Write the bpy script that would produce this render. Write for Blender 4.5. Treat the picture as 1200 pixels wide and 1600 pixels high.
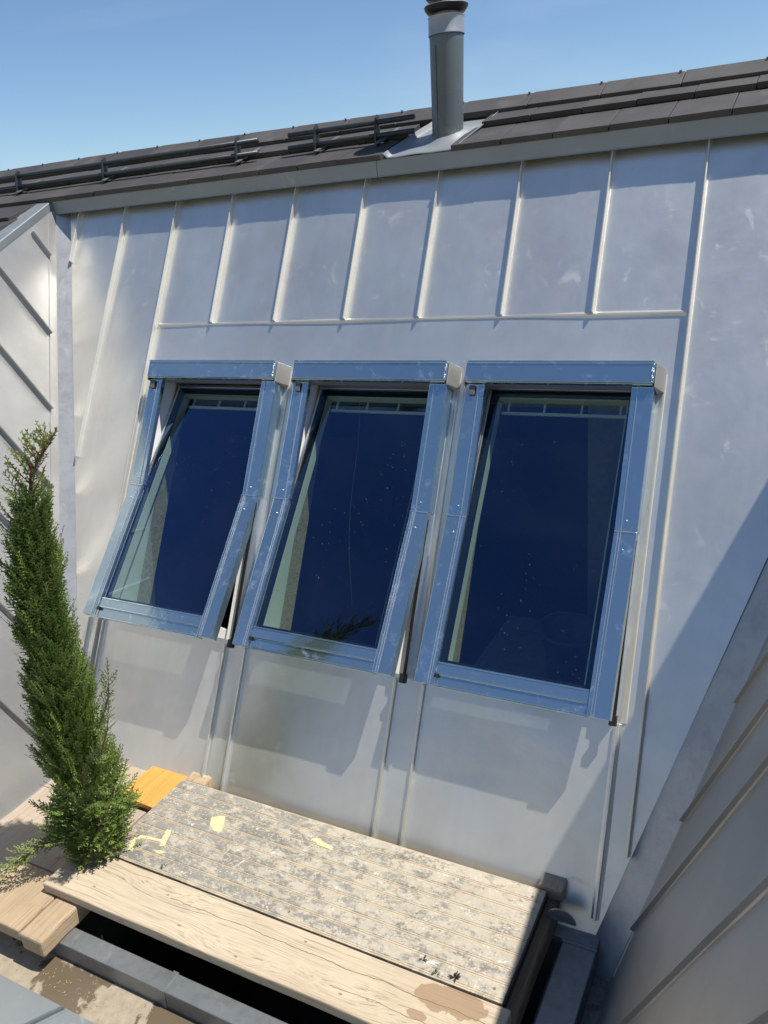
import bpy, bmesh, math, random
from mathutils import Vector, Matrix, noise as mnoise
random.seed(7)
rad = math.radians
S = bpy.context.scene
for o in list(bpy.data.objects): bpy.data.objects.remove(o)

# ------------------------------------------------------------------ camera
cd = bpy.data.cameras.new('camera'); cam = bpy.data.objects.new('camera', cd)
S.collection.objects.link(cam); S.camera = cam
YAW, PITCH, ROLL = rad(28.900), rad(-20.034), rad(-5.116)
cam.matrix_world = (Matrix.Rotation(YAW, 4, 'Z') @ Matrix.Rotation(math.pi/2+PITCH, 4, 'X') @ Matrix.Rotation(ROLL, 4, 'Z'))
cd.sensor_fit = 'HORIZONTAL'; cd.sensor_width = 36.0; cd.lens = 36.0*1255/1200
cd.clip_start = 0.05; cd.clip_end = 5000
# ------------------------------------------------------------------ sky and sun
SUN = Vector((.44, .09, .893)).normalized()
elev = math.asin(SUN.z); az = math.atan2(SUN.x, SUN.y)
w = bpy.data.worlds.new('World'); S.world = w; w.use_nodes = True
nt = w.node_tree; nt.nodes.clear()
sky = nt.nodes.new('ShaderNodeTexSky'); sky.sky_type = 'NISHITA'; sky.sun_disc = False
sky.sun_elevation = elev; sky.sun_rotation = az
sky.altitude = 0; sky.air_density = 1.0; sky.dust_density = 0.0; sky.ozone_density = 6.0
bg = nt.nodes.new('ShaderNodeBackground'); bg.inputs['Strength'].default_value = 0.092
wo = nt.nodes.new('ShaderNodeOutputWorld')
tcw = nt.nodes.new('ShaderNodeTexCoord'); mpw = nt.nodes.new('ShaderNodeMapping'); mpw.inputs['Scale'].default_value = (1, 1, 3)
nzw = nt.nodes.new('ShaderNodeTexNoise'); nzw.inputs['Scale'].default_value = 2.3; nzw.inputs['Detail'].default_value = 7; nzw.inputs['Distortion'].default_value = .6
rpw = nt.nodes.new('ShaderNodeValToRGB'); rpw.color_ramp.elements[0].position = .52; rpw.color_ramp.elements[1].position = .80; rpw.color_ramp.elements[1].color = (.18, .18, .18, 1)
mxw = nt.nodes.new('ShaderNodeMix'); mxw.data_type = 'RGBA'; mxw.inputs[7].default_value = (7.5, 7.9, 8.3, 1)
nt.links.new(tcw.outputs['Generated'], mpw.inputs[0]); nt.links.new(mpw.outputs[0], nzw.inputs[0]); nt.links.new(nzw.outputs['Fac'], rpw.inputs[0])
nt.links.new(rpw.outputs[0], mxw.inputs[0]); nt.links.new(sky.outputs[0], mxw.inputs[6]); nt.links.new(mxw.outputs[2], bg.inputs[0]); nt.links.new(bg.outputs[0], wo.inputs[0])
sl = bpy.data.lights.new('sun', 'SUN'); sl.energy = 5.0; sl.angle = rad(0.53); sl.color = (1, .95, .87)
so = bpy.data.objects.new('sun', sl); S.collection.objects.link(so)
so.rotation_euler = SUN.to_track_quat('Z', 'Y').to_euler()
S.view_settings.view_transform = 'Standard'; S.view_settings.look = 'None'
S.view_settings.exposure = 0.4; S.view_settings.gamma = 1.0
S.cycles.max_bounces = 8; S.cycles.transparent_max_bounces = 12
S.cycles.sample_clamp_indirect = 6.0; S.cycles.use_denoising = True

# ------------------------------------------------------------------ materials
def nodes(name):
    m = bpy.data.materials.new(name); m.use_nodes = True
    t = m.node_tree; t.nodes.clear()
    out = t.nodes.new('ShaderNodeOutputMaterial')
    return m, t, out
class NB:
    def __init__(s, t): s.t = t
    def n(s, typ, **k):
        o = s.t.nodes.new(typ)
        for a, b in k.items():
            if a.startswith('i_'): o.inputs[a[2:]].default_value = b
            else: setattr(o, a, b)
        return o
    def l(s, a, b): s.t.links.new(a, b)
    def coord(s, scale=(1,1,1), rot=(0,0,0), loc=(0,0,0)):
        g = s.n('ShaderNodeNewGeometry'); m = s.n('ShaderNodeMapping')
        m.inputs['Scale'].default_value = scale; m.inputs['Rotation'].default_value = rot; m.inputs['Location'].default_value = loc
        s.l(g.outputs['Position'], m.inputs['Vector']); return m.outputs[0]
    def noise(s, vec, scale, detail=4, rough=.55, dist=0):
        o = s.n('ShaderNodeTexNoise'); s.l(vec, o.inputs['Vector'])
        o.inputs['Scale'].default_value = scale; o.inputs['Detail'].default_value = detail
        o.inputs['Roughness'].default_value = rough; o.inputs['Distortion'].default_value = dist
        return o.outputs['Fac']
    def ramp(s, fac, stops):
        r = s.n('ShaderNodeValToRGB'); s.l(fac, r.inputs[0]); e = r.color_ramp.elements
        while len(e) < len(stops): e.new(.5)
        for i, (p, c) in enumerate(stops):
            e[i].position = p; e[i].color = (c, c, c, 1) if isinstance(c, (int, float)) else (*c, 1)
        return r.outputs[0]
    def mix(s, fac, a, b, mode='MIX'):
        m = s.n('ShaderNodeMix', data_type='RGBA', blend_type=mode)
        if isinstance(fac, (int, float)): m.inputs[0].default_value = fac
        else: s.l(fac, m.inputs[0])
        for v, i in ((a, 6), (b, 7)):
            if isinstance(v, tuple): m.inputs[i].default_value = (*v, 1)
            else: s.l(v, m.inputs[i])
        return m.outputs[2]
    def math(s, op, a, b=None):
        m = s.n('ShaderNodeMath', operation=op)
        for v, i in ((a, 0), (b, 1)):
            if v is None: continue
            if isinstance(v, (int, float)): m.inputs[i].default_value = v
            else: s.l(v, m.inputs[i])
        return m.outputs[0]
    def bump(s, h, strength=.3, dist=.01):
        b = s.n('ShaderNodeBump'); s.l(h, b.inputs['Height']); b.inputs['Strength'].default_value = strength; b.inputs['Distance'].default_value = dist
        return b.outputs[0]
def setin(b, p, name, v):
    if v is None: return
    if isinstance(v, tuple): p.inputs[name].default_value = (*v, 1) if len(v) == 3 else v
    elif isinstance(v, (int, float)): p.inputs[name].default_value = v
    else: b.l(v, p.inputs[name])
def principled(b, out, col, rough, metal=0., normal=None, spec=None):
    p = b.n('ShaderNodeBsdfPrincipled')
    setin(b, p, 'Base Color', col); setin(b, p, 'Roughness', rough); setin(b, p, 'Metallic', metal)
    if normal is not None: b.l(normal, p.inputs['Normal'])
    if spec is not None: p.inputs['Specular IOR Level'].default_value = spec
    b.l(p.outputs[0], out.inputs[0]); return p

def mat_zinc(name, base=(.52,.53,.53), rough=.38, metal=.72, blotch=.5, dirt=0., seed=0., dark=(.30,.31,.31), smudge=0.):
    m, t, out = nodes(name); b = NB(t)
    v = b.coord(loc=(seed, seed*1.7, 0))
    n1 = b.noise(v, 2.2, 5, .6, .4); n2 = b.noise(v, 11, 6, .65, .8); n3 = b.noise(v, 60, 3, .6)
    # hand prints and flux smears: sparse pale marks
    v2 = b.coord(scale=(1, 1, .7), loc=(seed+3, 0, 1)); sm = b.noise(v2, 7.5, 6, .6, 1.6)
    smear = b.ramp(sm, [(.60, 0.), (.70, 1.)])
    col = b.mix(b.ramp(n1, [(.3, 0.), (.7, 1.)]), tuple(c*.9 for c in base), tuple(min(1, c*1.08) for c in base))
    col = b.mix(b.math('MULTIPLY', smear, .22*blotch), col, (.72, .73, .72))
    if dirt > 0:
        dn = b.noise(b.coord(loc=(seed, 4, 2)), 14, 8, .75, .3)
        col = b.mix(b.math('MULTIPLY', b.ramp(dn, [(.45, 0.), (.62, 1.)]), dirt), col, tuple(c*.45 for c in dark))
    if smudge:   # dull finger-wiped patches and brownish handling stains
        q1 = b.ramp(b.noise(b.coord(scale=(1.6, 1, .8), loc=(seed+1, 8, 3)), 2.6, 6, .62, 1.3), [(.47, 0.), (.62, 1.)])
        q2 = b.ramp(b.noise(b.coord(scale=(1, 1, .45), loc=(seed+6, 2, 9)), 9, 6, .7, 1.5), [(.56, 0.), (.68, 1.)])
        col = b.mix(b.math('MULTIPLY', q1, smudge*.7), col, tuple(c*.72 for c in (base[0], base[1]*.995, base[2]*.96)))
        st_ = b.ramp(b.noise(b.coord(scale=(14, 2, .5), loc=(seed, 0, 0)), 2.2, 5, .6, .2), [(.45, 0.), (.75, 1.)])
        col = b.mix(b.math('MULTIPLY', st_, smudge*.5), col, (.55, .54, .50))
    r = b.math('ADD', rough-.06, b.math('MULTIPLY', n2, .12))
    r = b.math('ADD', r, b.math('MULTIPLY', smear, .10*blotch))
    nrm = b.bump(b.math('ADD', b.math('MULTIPLY', n1, 1.), b.math('MULTIPLY', n2, .12)), .25, .012)
    principled(b, out, col, r, metal, nrm); return m

M = {}
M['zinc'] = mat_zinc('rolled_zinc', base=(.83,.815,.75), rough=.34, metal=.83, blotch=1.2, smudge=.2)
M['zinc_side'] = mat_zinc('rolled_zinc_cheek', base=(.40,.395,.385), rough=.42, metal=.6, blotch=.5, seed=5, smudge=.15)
M['zinc_strip'] = mat_zinc('valley_zinc', base=(.50,.50,.49), rough=.42, metal=.7, dirt=.22, seed=9)
M['zinc_old'] = mat_zinc('weathered_zinc', base=(.135,.16,.17), rough=.5, metal=.45, blotch=.5, seed=2)
M['zinc_edge'] = mat_zinc('edge_zinc', base=(.27,.30,.315), rough=.48, metal=.45, blotch=.7, seed=7)
M['zinc_plate'] = mat_zinc('soft_zinc_plate', base=(.30,.325,.34), rough=.5, metal=.5, blotch=1, seed=12)
M['zinc_curb'] = mat_zinc('curb_zinc', base=(.23,.25,.26), rough=.42, metal=.5, blotch=.4, dirt=.5, seed=14)
M['bright_seam'] = mat_zinc('seam_zinc', base=(.74,.71,.63), rough=.34, metal=.6, blotch=.2, seed=3)

def mat_floor():
    m, t, out = nodes('wet_gutter_zinc'); b = NB(t)
    v = b.coord(); n = b.noise(v, 3.5, 8, .62, .5); n2 = b.noise(v, 26, 6, .7)
    wet = b.ramp(n, [(.49, 0.), (.51, 1.)])
    col = b.mix(b.ramp(n2, [(.3, 0.), (.7, 1.)]), (.24, .20, .145), (.36, .31, .23))
    col = b.mix(wet, col, (.12, .095, .06))
    r = b.mix(wet, (.75, .75, .75), (.25, .25, .25))
    principled(b, out, col, r, 0., b.bump(n2, .4, .004)); return m
M['floor'] = mat_floor()
def mat_dirty():
    m, t, out = nodes('dirty_valley_floor'); b = NB(t)
    v = b.coord(); n = b.noise(v, 9, 8, .7, 1.2); n2 = b.noise(v, 60, 6, .7)
    col = b.mix(b.ramp(n, [(.35, 0.), (.65, 1.)]), (.20, .195, .18), (.07, .062, .05))
    col = b.mix(b.ramp(n2, [(.60, 0.), (.66, 1.)]), col, (.02, .018, .015))
    principled(b, out, col, .6, .1, b.bump(n2, .5, .004)); return m
M['dirty'] = mat_dirty()

def mat_clad():
    m, t, out = nodes('mirror_aluminium'); b = NB(t)
    v = b.coord(); n1 = b.noise(v, 9, 6, .65, 1.2); n2 = b.noise(v, 35, 5, .7, .6)
    sm = b.ramp(b.math('MULTIPLY', n1, b.math('ADD', .55, b.math('MULTIPLY', n2, .9))), [(.56, 0.), (.76, 1.)])
    streak = b.ramp(b.noise(b.coord(scale=(1, 1, 1)), 70, 3, .6), [(.68, 0.), (.73, 1.)])
    col = b.mix(sm, (.47, .61, .68), (.84, .88, .90))
    col = b.mix(b.math('MULTIPLY', streak, .7), col, (.9, .9, .9))
    r = b.math('ADD', .10, b.math('MULTIPLY', sm, .26))
    nrm = b.bump(n1, .12, .006)
    principled(b, out, col, r, .93, nrm); return m
M['clad'] = mat_clad()
def simple(name, col, rough=.5, metal=0., nscale=30, var=.15, bump=.1, bd=.003):
    m, t, out = nodes(name); b = NB(t)
    v = b.coord(); n = b.noise(v, nscale, 5, .6)
    c = b.mix(b.ramp(n, [(.3, 0.), (.7, 1.)]), tuple(x*(1-var) for x in col), tuple(min(1, x*(1+var)) for x in col))
    principled(b, out, c, rough, metal, b.bump(n, bump, bd)); return m
M['clad_light'] = simple('brushed_aluminium', (.66, .70, .74), .28, .9, 40, .06, .05)
M['white'] = simple('white_lacquered_wood', (.78, .77, .73), .4, 0, 12, .05, .03)
M['gasket'] = simple('black_gasket', (.012, .012, .013), .5)
M['plaster'] = simple('white_reveal', (.72, .72, .68), .7, 0, 20, .06)
M['greytab_shade'] = simple('grey_plastic_shade', (.10, .10, .095), .6)  # the tab's own grey; on the head rail it paints the gap's shade
M['pipe_light'] = simple('stainless_collar', (.36, .37, .38), .42, .55, 12, .08)
M['cowl'] = simple('dark_rain_cowl', (.014, .013, .014), .45, .3, 12, .1)
M['steel_dark'] = simple('coated_dark_steel', (.035, .045, .05), .4, .2, 20, .2)
M['galv'] = simple('galvanised_bracket', (.16, .19, .20), .5, .4, 20, .2)
M['room'] = simple('dim_room', (.045, .045, .045), .9)
M['room_light'] = simple('pale_box', (.35, .35, .33), .8)
M['cable'] = simple('grey_cable', (.3, .3, .3), .5)
M['bucket'] = simple('grey_bucket', (.12, .125, .12), .5)
M['void'] = simple('dark_shaft', (.06, .068, .064), .8, 0, 8, .3)
M['yellow'] = simple('yellow_paint', (.58, .50, .28), .7, 0, 90, .15, .2)
M['hook'] = simple('zinc_plated_hook', (.30, .31, .31), .45, .6, 30, .2)
M['leaf'] = simple('dry_sprig', (.06, .07, .03), .7)
M['leaf_dark'] = simple('dark_seed_cluster', (.015, .013, .01), .7)

def mat_osb():
    m, t, out = nodes('straw_board'); b = NB(t)
    v = b.coord(scale=(1, 1, 1)); n = b.noise(v, 45, 6, .75, 1.5)
    c = b.ramp(n, [(.3, (.20, .14, .07)), (.5, (.42, .33, .18)), (.7, (.58, .48, .30))])
    principled(b, out, c, .8, 0, b.bump(n, .6, .004)); return m
M['osb'] = mat_osb()
def mat_glass():
    m, t, out = nodes('coated_glass'); b = NB(t)
    v = b.coord()
    tr = b.n('ShaderNodeBsdfTransparent'); tr.inputs[0].default_value = (.55, .70, .62, 1)
    gl = b.n('ShaderNodeBsdfGlossy'); gl.inputs['Roughness'].default_value = .015; gl.inputs['Color'].default_value = (.22, .37, .68, 1)
    geo = b.n('ShaderNodeNewGeometry')
    lw = b.n('ShaderNodeLayerWeight'); lw.inputs['Blend'].default_value = .5
    refl = b.math('MINIMUM', .95, b.math('ADD', .18, b.math('MULTIPLY', b.math('POWER', lw.outputs['Facing'], 2.), 1.6)))
    tint = b.mix(geo.outputs['Backfacing'], (.70, .86, .76), (1., 1., 1.)); b.l(tint, tr.inputs[0])
    front = b.math('SUBTRACT', 1., geo.outputs['Backfacing'])
    mx = b.n('ShaderNodeMixShader'); b.l(b.math('MULTIPLY', refl, front), mx.inputs[0]); b.l(tr.outputs[0], mx.inputs[1]); b.l(gl.outputs[0], mx.inputs[2])
    # dried splashes and finger marks
    n = b.noise(v, 22, 9, .85, .2); n2 = b.noise(v, 4.2, 3, .5)
    spl = b.math('MULTIPLY', b.ramp(n, [(.64, 0.), (.69, 1.)]), b.ramp(n2, [(.50, 0.), (.62, 1.)]))
    haze = b.math('MULTIPLY', b.ramp(b.noise(v, 2, 4, .6), [(.4, 0.), (.8, 1.)]), .008)
    vo = b.n('ShaderNodeTexVoronoi'); dv = b.n('ShaderNodeVectorMath', operation='ADD'); nn2 = b.n('ShaderNodeTexNoise'); nn2.inputs['Scale'].default_value = 90; b.l(v, nn2.inputs['Vector']); sc2 = b.n('ShaderNodeVectorMath', operation='SCALE'); b.l(nn2.outputs['Color'], sc2.inputs[0]); sc2.inputs['Scale'].default_value = .02; b.l(v, dv.inputs[0]); b.l(sc2.outputs[0], dv.inputs[1]); b.l(dv.outputs[0], vo.inputs['Vector']); vo.inputs['Scale'].default_value = 42; vo.inputs['Randomness'].default_value = 1.
    sp2 = b.math('MULTIPLY', b.ramp(vo.outputs['Distance'], [(.06, 1.), (.11, 0.)]), b.ramp(b.noise(v, 5, 3, .6), [(.52, 0.), (.60, 1.)]))
    spl0 = sp2
    df = b.n('ShaderNodeBsdfDiffuse'); df.inputs[0].default_value = (.6, .6, .58, 1)
    mx2 = b.n('ShaderNodeMixShader'); b.l(b.math('MULTIPLY', b.math('ADD', b.math('MAXIMUM', b.math('MULTIPLY', spl, .5), b.math('MULTIPLY', spl0, .16)), haze), front), mx2.inputs[0])
    b.l(mx.outputs[0], mx2.inputs[1]); b.l(df.outputs[0], mx2.inputs[2]); b.l(mx2.outputs[0], out.inputs[0])
    return m
M['glass'] = mat_glass()
def mat_tile():
    m, t, out = nodes('anthracite_tile'); b = NB(t)
    v = b.coord(); n = b.noise(v, 4, 6, .6, .5); n2 = b.noise(v, 70, 4, .6)
    c = b.mix(b.ramp(n, [(.35, 0.), (.7, 1.)]), (.048, .045, .043), (.082, .075, .07))
    c = b.mix(b.ramp(b.noise(v, 2.5, 4, .6), [(.60, 0.), (.74, .5)]), c, (.20, .18, .15))
    oi = b.n('ShaderNodeNewGeometry'); c = b.mix(b.math('MULTIPLY', oi.outputs['Random Per Island'], .7), c, (.035, .033, .034))
    principled(b, out, c, .62, 0, b.bump(n2, .25, .002)); return m
M['tile'] = mat_tile()

def mat_wood(name, light, mid, dark, along='X', scale=1., wet=None, cracks=.6, knots=()):
    m, t, out = nodes(name); b = NB(t)
    sc = {'X': (1.3, 95, 95), 'Y': (95, 1.3, 95)}[along]
    v = b.coord(scale=tuple(s*scale for s in sc))
    base = b.coord()
    # bend the grain
    wv = b.noise(b.coord(scale=(1.2, 1.2, 1.2)), 2.0, 2, .5)
    add = b.n('ShaderNodeVectorMath', operation='ADD'); b.l(v, add.inputs[0])
    comb = b.n('ShaderNodeCombineXYZ')
    b.l(b.math('MULTIPLY', wv, 3.2), comb.inputs[1 if along == 'X' else 0]); b.l(comb.outputs[0], add.inputs[1])
    vec = add.outputs[0]
    for kx, ky in knots:   # rings swell round a knot
        sx = b.n('ShaderNodeSeparateXYZ'); b.l(base, sx.inputs[0])
        dx = b.math('MULTIPLY', b.math('SUBTRACT', sx.outputs[0], kx), 5.5); dy = b.math('MULTIPLY', b.math('SUBTRACT', sx.outputs[1], ky), 24.)
        d2 = b.math('ADD', b.math('MULTIPLY', dx, dx), b.math('MULTIPLY', dy, dy))
        e = b.math('POWER', 2.718, b.math('MULTIPLY', d2, -1.0))
        c2 = b.n('ShaderNodeCombineXYZ'); b.l(b.math('MULTIPLY', e, 4.0), c2.inputs[1]); b.l(b.math('MULTIPLY', e, 2.), c2.inputs[2])
        a2 = b.n('ShaderNodeVectorMath', operation='ADD'); b.l(vec, a2.inputs[0]); b.l(c2.outputs[0], a2.inputs[1]); vec = a2.outputs[0]
    g1 = b.noise(vec, 1.0, 7, .68, .3); g2 = b.noise(vec, 2.6, 5, .65); big = b.noise(base, 3.5, 4, .6, .5)
    c = b.ramp(g1, [(.32, mid), (.5, light), (.62, mid), (.74, light)])
    c = b.mix(b.ramp(big, [(.35, 0.), (.7, .7)]), c, mid)
    c = b.mix(b.ramp(g2, [(.54, 0.), (.70, .85)]), c, dark)
    crack = b.ramp(b.noise(vec, .42, 6, .6), [(.295, cracks), (.325, 0.)])
    c = b.mix(crack, c, tuple(x*.25 for x in dark))
    spots = b.ramp(b.noise(base, 38, 4, .7), [(.70, 0.), (.75, .6)]); c = b.mix(spots, c, tuple(x*.7 for x in dark))
    if along == 'X' and knots:
        sx = b.n('ShaderNodeSeparateXYZ'); b.l(base, sx.inputs[0])
        wob = b.math('MULTIPLY', b.math('SUBTRACT', b.noise(b.coord(scale=(2.2, 0, 0)), 2., 5, .6), .5), .05)
        for cy0, xa0, xb0, wd0 in ((1.676, -2.02, -.70, .0011), (1.600, -1.25, -.72, .0008), (1.715, -2.48, -2.05, .0006)):
            dd = b.math('ABSOLUTE', b.math('SUBTRACT', b.math('SUBTRACT', sx.outputs[1], cy0), wob))
            inx = b.math('MULTIPLY', b.math('GREATER_THAN', sx.outputs[0], xa0), b.math('LESS_THAN', sx.outputs[0], xb0))
            ck = b.math('MULTIPLY', b.math('LESS_THAN', dd, b.math('MULTIPLY', b.noise(b.coord(scale=(6, 0, 0)), 3, 3, .6), wd0*2.2)), inx)
            c = b.mix(b.math('MULTIPLY', ck, .9), c, (.05, .035, .025))
        for kx, ky in tuple(knots) + ((-2.35, 1.60), (-1.9, 1.585), (-1.42, 1.71)):
            dx = b.math('MULTIPLY', b.math('SUBTRACT', sx.outputs[0], kx), 70); dy = b.math('MULTIPLY', b.math('SUBTRACT', sx.outputs[1], ky), 150)
            d2 = b.math('ADD', b.math('MULTIPLY', dx, dx), b.math('MULTIPLY', dy, dy)); d2 = b.math('ADD', d2, b.math('MULTIPLY', b.noise(base, 160, 3, .6), 1.2))
            c = b.mix(b.ramp(d2, [(.75, .7), (1., 0.)]), c, (.14, .085, .05))
    rough = .78
    if wet:
        sx = b.n('ShaderNodeSeparateXYZ'); b.l(base, sx.inputs[0])
        tot = None
        for (wx, wy, rx, ry) in wet:
            dx = b.math('DIVIDE', b.math('SUBTRACT', sx.outputs[0], wx), rx); dy = b.math('DIVIDE', b.math('SUBTRACT', sx.outputs[1], wy), ry)
            d = b.math('SQRT', b.math('ADD', b.math('MULTIPLY', dx, dx), b.math('MULTIPLY', dy, dy)))
            d = b.math('ADD', d, b.math('MULTIPLY', b.math('SUBTRACT', b.noise(base, 14, 5, .6), .5), 1.8))
            k = b.ramp(d, [(.93, 1.), (1.0, 0.)]); tot = k if tot is None else b.math('MAXIMUM', tot, k)
        c = b.mix(b.math('MULTIPLY', tot, .62), c, (.22, .125, .06))
    h = b.math('ADD', b.math('MULTIPLY', g1, 1.), b.math('MULTIPLY', crack, -1.2))
    principled(b, out, c, rough, 0, b.bump(h, .55, .004), .25); return m
M['plank'] = mat_wood('bleached_plank', (.53, .45, .33), (.41, .33, .235), (.17, .12, .075), 'X', 1, wet=[(-.86, 1.70, .12, .055), (-.94, 1.615, .035, .018), (-.74, 1.62, .08, .03)], knots=((-2.04, 1.682), (-1.62, 1.56), (-1.2, 1.58)))
M['boards'] = mat_wood('weathered_board', (.42, .35, .275), (.33, .265, .20), (.17, .125, .09), 'Y', .8)
M['beam'] = mat_wood('tan_beam', (.42, .325, .21), (.32, .24, .155), (.17, .11, .065), 'Y', .9)
M['log'] = mat_wood('grey_brown_batten', (.24, .18, .12), (.17, .125, .08), (.08, .055, .035), 'Y', 1.)
M['orange'] = mat_wood('orange_board', (.60, .30, .075), (.52, .25, .055), (.30, .13, .03), 'Y', .8, cracks=0.)
def mat_form():
    m, t, out = nodes('painted_grooved_board'); b = NB(t)
    base = b.coord(); sx = b.n('ShaderNodeSeparateXYZ'); b.l(base, sx.inputs[0])
    st = b.coord(scale=(1, 1.5, 1))
    grey = b.mix(b.ramp(b.noise(st, 6, 4, .6), [(.3, 0.), (.7, 1.)]), (.165, .16, .145), (.26, .25, .22))
    # splatter gets denser towards the right hand end
    xr = b.n('ShaderNodeMapRange'); b.l(sx.outputs[0], xr.inputs[0]); xr.inputs[1].default_value = -2.5; xr.inputs[2].default_value = -.7
    xr.inputs[3].default_value = .0; xr.inputs[4].default_value = .11
    s1 = b.math('ADD', b.noise(st, 13, 10, .8, .2), xr.outputs[0]); s2 = b.math('ADD', b.noise(b.coord(scale=(1, 1.3, 1), loc=(4, 2, 0)), 48, 7, .8, .2), b.math('MULTIPLY', xr.outputs[0], .6))
    k = b.math('MAXIMUM', b.ramp(s1, [(.52, 0.), (.59, .7)]), b.ramp(s2, [(.57, 0.), (.61, .9)]))
    c = b.mix(k, grey, b.mix(b.noise(base, 12, 4, .6), (.38, .33, .255), (.58, .52, .415)))
    wh = b.ramp(b.noise(b.coord(loc=(1, 7, 0)), 13, 7, .7, .4), [(.64, 0.), (.67, .9)]); c = b.mix(wh, c, (.62, .60, .55))
    vf = b.n('ShaderNodeTexVoronoi'); b.l(b.coord(scale=(1, 1.5, 1)), vf.inputs['Vector']); vf.inputs['Scale'].default_value = 75
    flm = b.math('MULTIPLY', b.ramp(b.noise(st, 7, 6, .7), [(.45, 0.), (.6, 1.)]), b.ramp(b.n('ShaderNodeSeparateColor').outputs[0] if False else vf.outputs['Distance'], [(.22, 1.), (.40, 0.)]))
    sepf = b.n('ShaderNodeSeparateColor'); b.l(vf.outputs['Color'], sepf.inputs[0])
    flc = b.ramp(sepf.outputs[0], [(.0, (.14, .135, .125)), (.35, (.30, .27, .22)), (.6, (.50, .46, .38)), (.9, (.66, .63, .56))])
    c = b.mix(b.math('MULTIPLY', flm, .8), c, flc)
    yl = b.ramp(b.noise(b.coord(loc=(9, 1, 0)), 10, 5, .65), [(.70, 0.), (.72, .7)]); c = b.mix(yl, c, (.70, .60, .34))
    rust = b.ramp(b.math('ADD', b.noise(b.coord(loc=(2, 2, 5)), 15, 5, .6), b.math('MULTIPLY', xr.outputs[0], .4)), [(.70, 0.), (.76, .5)]); c = b.mix(rust, c, (.42, .20, .09))
    # paint rubbed off along the ridges beside each groove
    wv = b.n('ShaderNodeMath', operation='PINGPONG'); b.l(b.math('ADD', sx.outputs[1], b.math('MULTIPLY', b.noise(b.coord(scale=(.6, .6, .6)), 3, 1, .5), .004)), wv.inputs[0]); wv.inputs[1].default_value = .0305
    rid = b.math('MAXIMUM', b.ramp(wv.outputs[0], [(.0035, 1.), (.0065, 0.)]), 0.)
    rid = b.math('MULTIPLY', rid, b.ramp(b.noise(b.coord(scale=(3, 30, 1)), 3, 3, .6), [(.35, .35), (.6, 1.)]))
    c = b.mix(b.math('MULTIPLY', rid, .7), c, (.56, .44, .29))
    h = b.math('ADD', b.math('MULTIPLY', k, .6), b.noise(base, 60, 4, .6))
    principled(b, out, c, .8, 0, b.bump(h, .5, .0025), .25); return m
M['form'] = mat_form()
def mat_foliage(name, a, c_, d):
    m, t, out = nodes(name); b = NB(t)
    g = b.n('ShaderNodeNewGeometry'); v = b.coord(); n = b.noise(v, 11, 3, .6)
    f = b.math('ADD', b.math('MULTIPLY', g.outputs['Random Per Island'], .5), b.math('MULTIPLY', n, .5))
    c = b.ramp(f, [(.2, a), (.5, c_), (.8, d)])
    p = principled(b, out, c, .5, 0, None, .4)
    tl = b.n('ShaderNodeBsdfTranslucent'); b.l(c, tl.inputs[0]); mx = b.n('ShaderNodeMixShader'); mx.inputs[0].default_value = .22
    b.l(p.outputs[0], mx.inputs[1]); b.l(tl.outputs[0], mx.inputs[2]); b.l(mx.outputs[0], out.inputs[0]); return m
M['foliage'] = mat_foliage('scale_leaves', (.085, .15, .03), (.15, .225, .045), (.26, .325, .085))
M['tips'] = mat_foliage('fresh_scale_leaves', (.09, .13, .03), (.16, .21, .055), (.22, .27, .08))
M['redstem'] = simple('red_brown_stem', (.15, .04, .025), .6)
M['bark'] = simple('cypress_bark', (.14, .08, .05), .85, 0, 40, .3, .6, .006)
def mat_ground():
    m, t, out = nodes('distant_ground'); b = NB(t)
    v = b.coord(); n = b.noise(v, .05, 6, .6); n2 = b.noise(v, 1.5, 5, .6)
    c = b.ramp(n, [(.35, (.16, .17, .09)), (.5, (.30, .27, .20)), (.65, (.38, .34, .27))])
    c = b.mix(b.math('MULTIPLY', n2, .3), c, (.09, .09, .06)); principled(b, out, c, .9); return m
M['ground'] = mat_ground()
M['added_hills'] = simple('added_warm_hills', (.24, .215, .14), .9, 0, .04, .5)  # light warm brown, so the added hills warm the zinc's reflections

# ------------------------------------------------------------------ mesh helpers
def link(name, mesh, parent=None, mat=None):
    o = bpy.data.objects.new(name, mesh); S.collection.objects.link(o)
    if parent is not None: o.parent = parent
    if mat is not None: mesh.materials.append(mat)
    return o
ORG = {}
def root(name, label, cat, loc, group=None):
    o = bpy.data.objects.new(name, None); S.collection.objects.link(o); o.location = loc
    o.empty_display_size = .2; o['label'] = label; o['category'] = cat
    if group: o['group'] = group
    ORG[o.name] = Vector(loc); return o
def base_of(parent):
    while parent is not None:
        if parent.name in ORG: return ORG[parent.name]
        parent = parent.parent
    return Vector((0, 0, 0))
def finish(name, bm, mat, parent=None, bevel=0., smooth=False, origin=None, label=None):
    off = base_of(parent) if parent is not None else (Vector(origin) if origin is not None else Vector((0, 0, 0)))
    bmesh.ops.translate(bm, verts=bm.verts[:], vec=-off)
    bmesh.ops.recalc_face_normals(bm, faces=bm.faces[:])
    me = bpy.data.meshes.new(name); bm.to_mesh(me); bm.free()
    o = link(name, me, parent, M[mat] if isinstance(mat, str) else mat)
    if parent is None and origin is not None: o.location = origin; ORG[o.name] = Vector(origin)
    if smooth:
        for p in me.polygons: p.use_smooth = True
    if bevel > 0:
        md = o.modifiers.new('bevel', 'BEVEL'); md.width = bevel; md.segments = 2; md.limit_method = 'ANGLE'; md.angle_limit = rad(40)
        md.harden_normals = False
    if label: o['label'] = label
    return o
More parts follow.
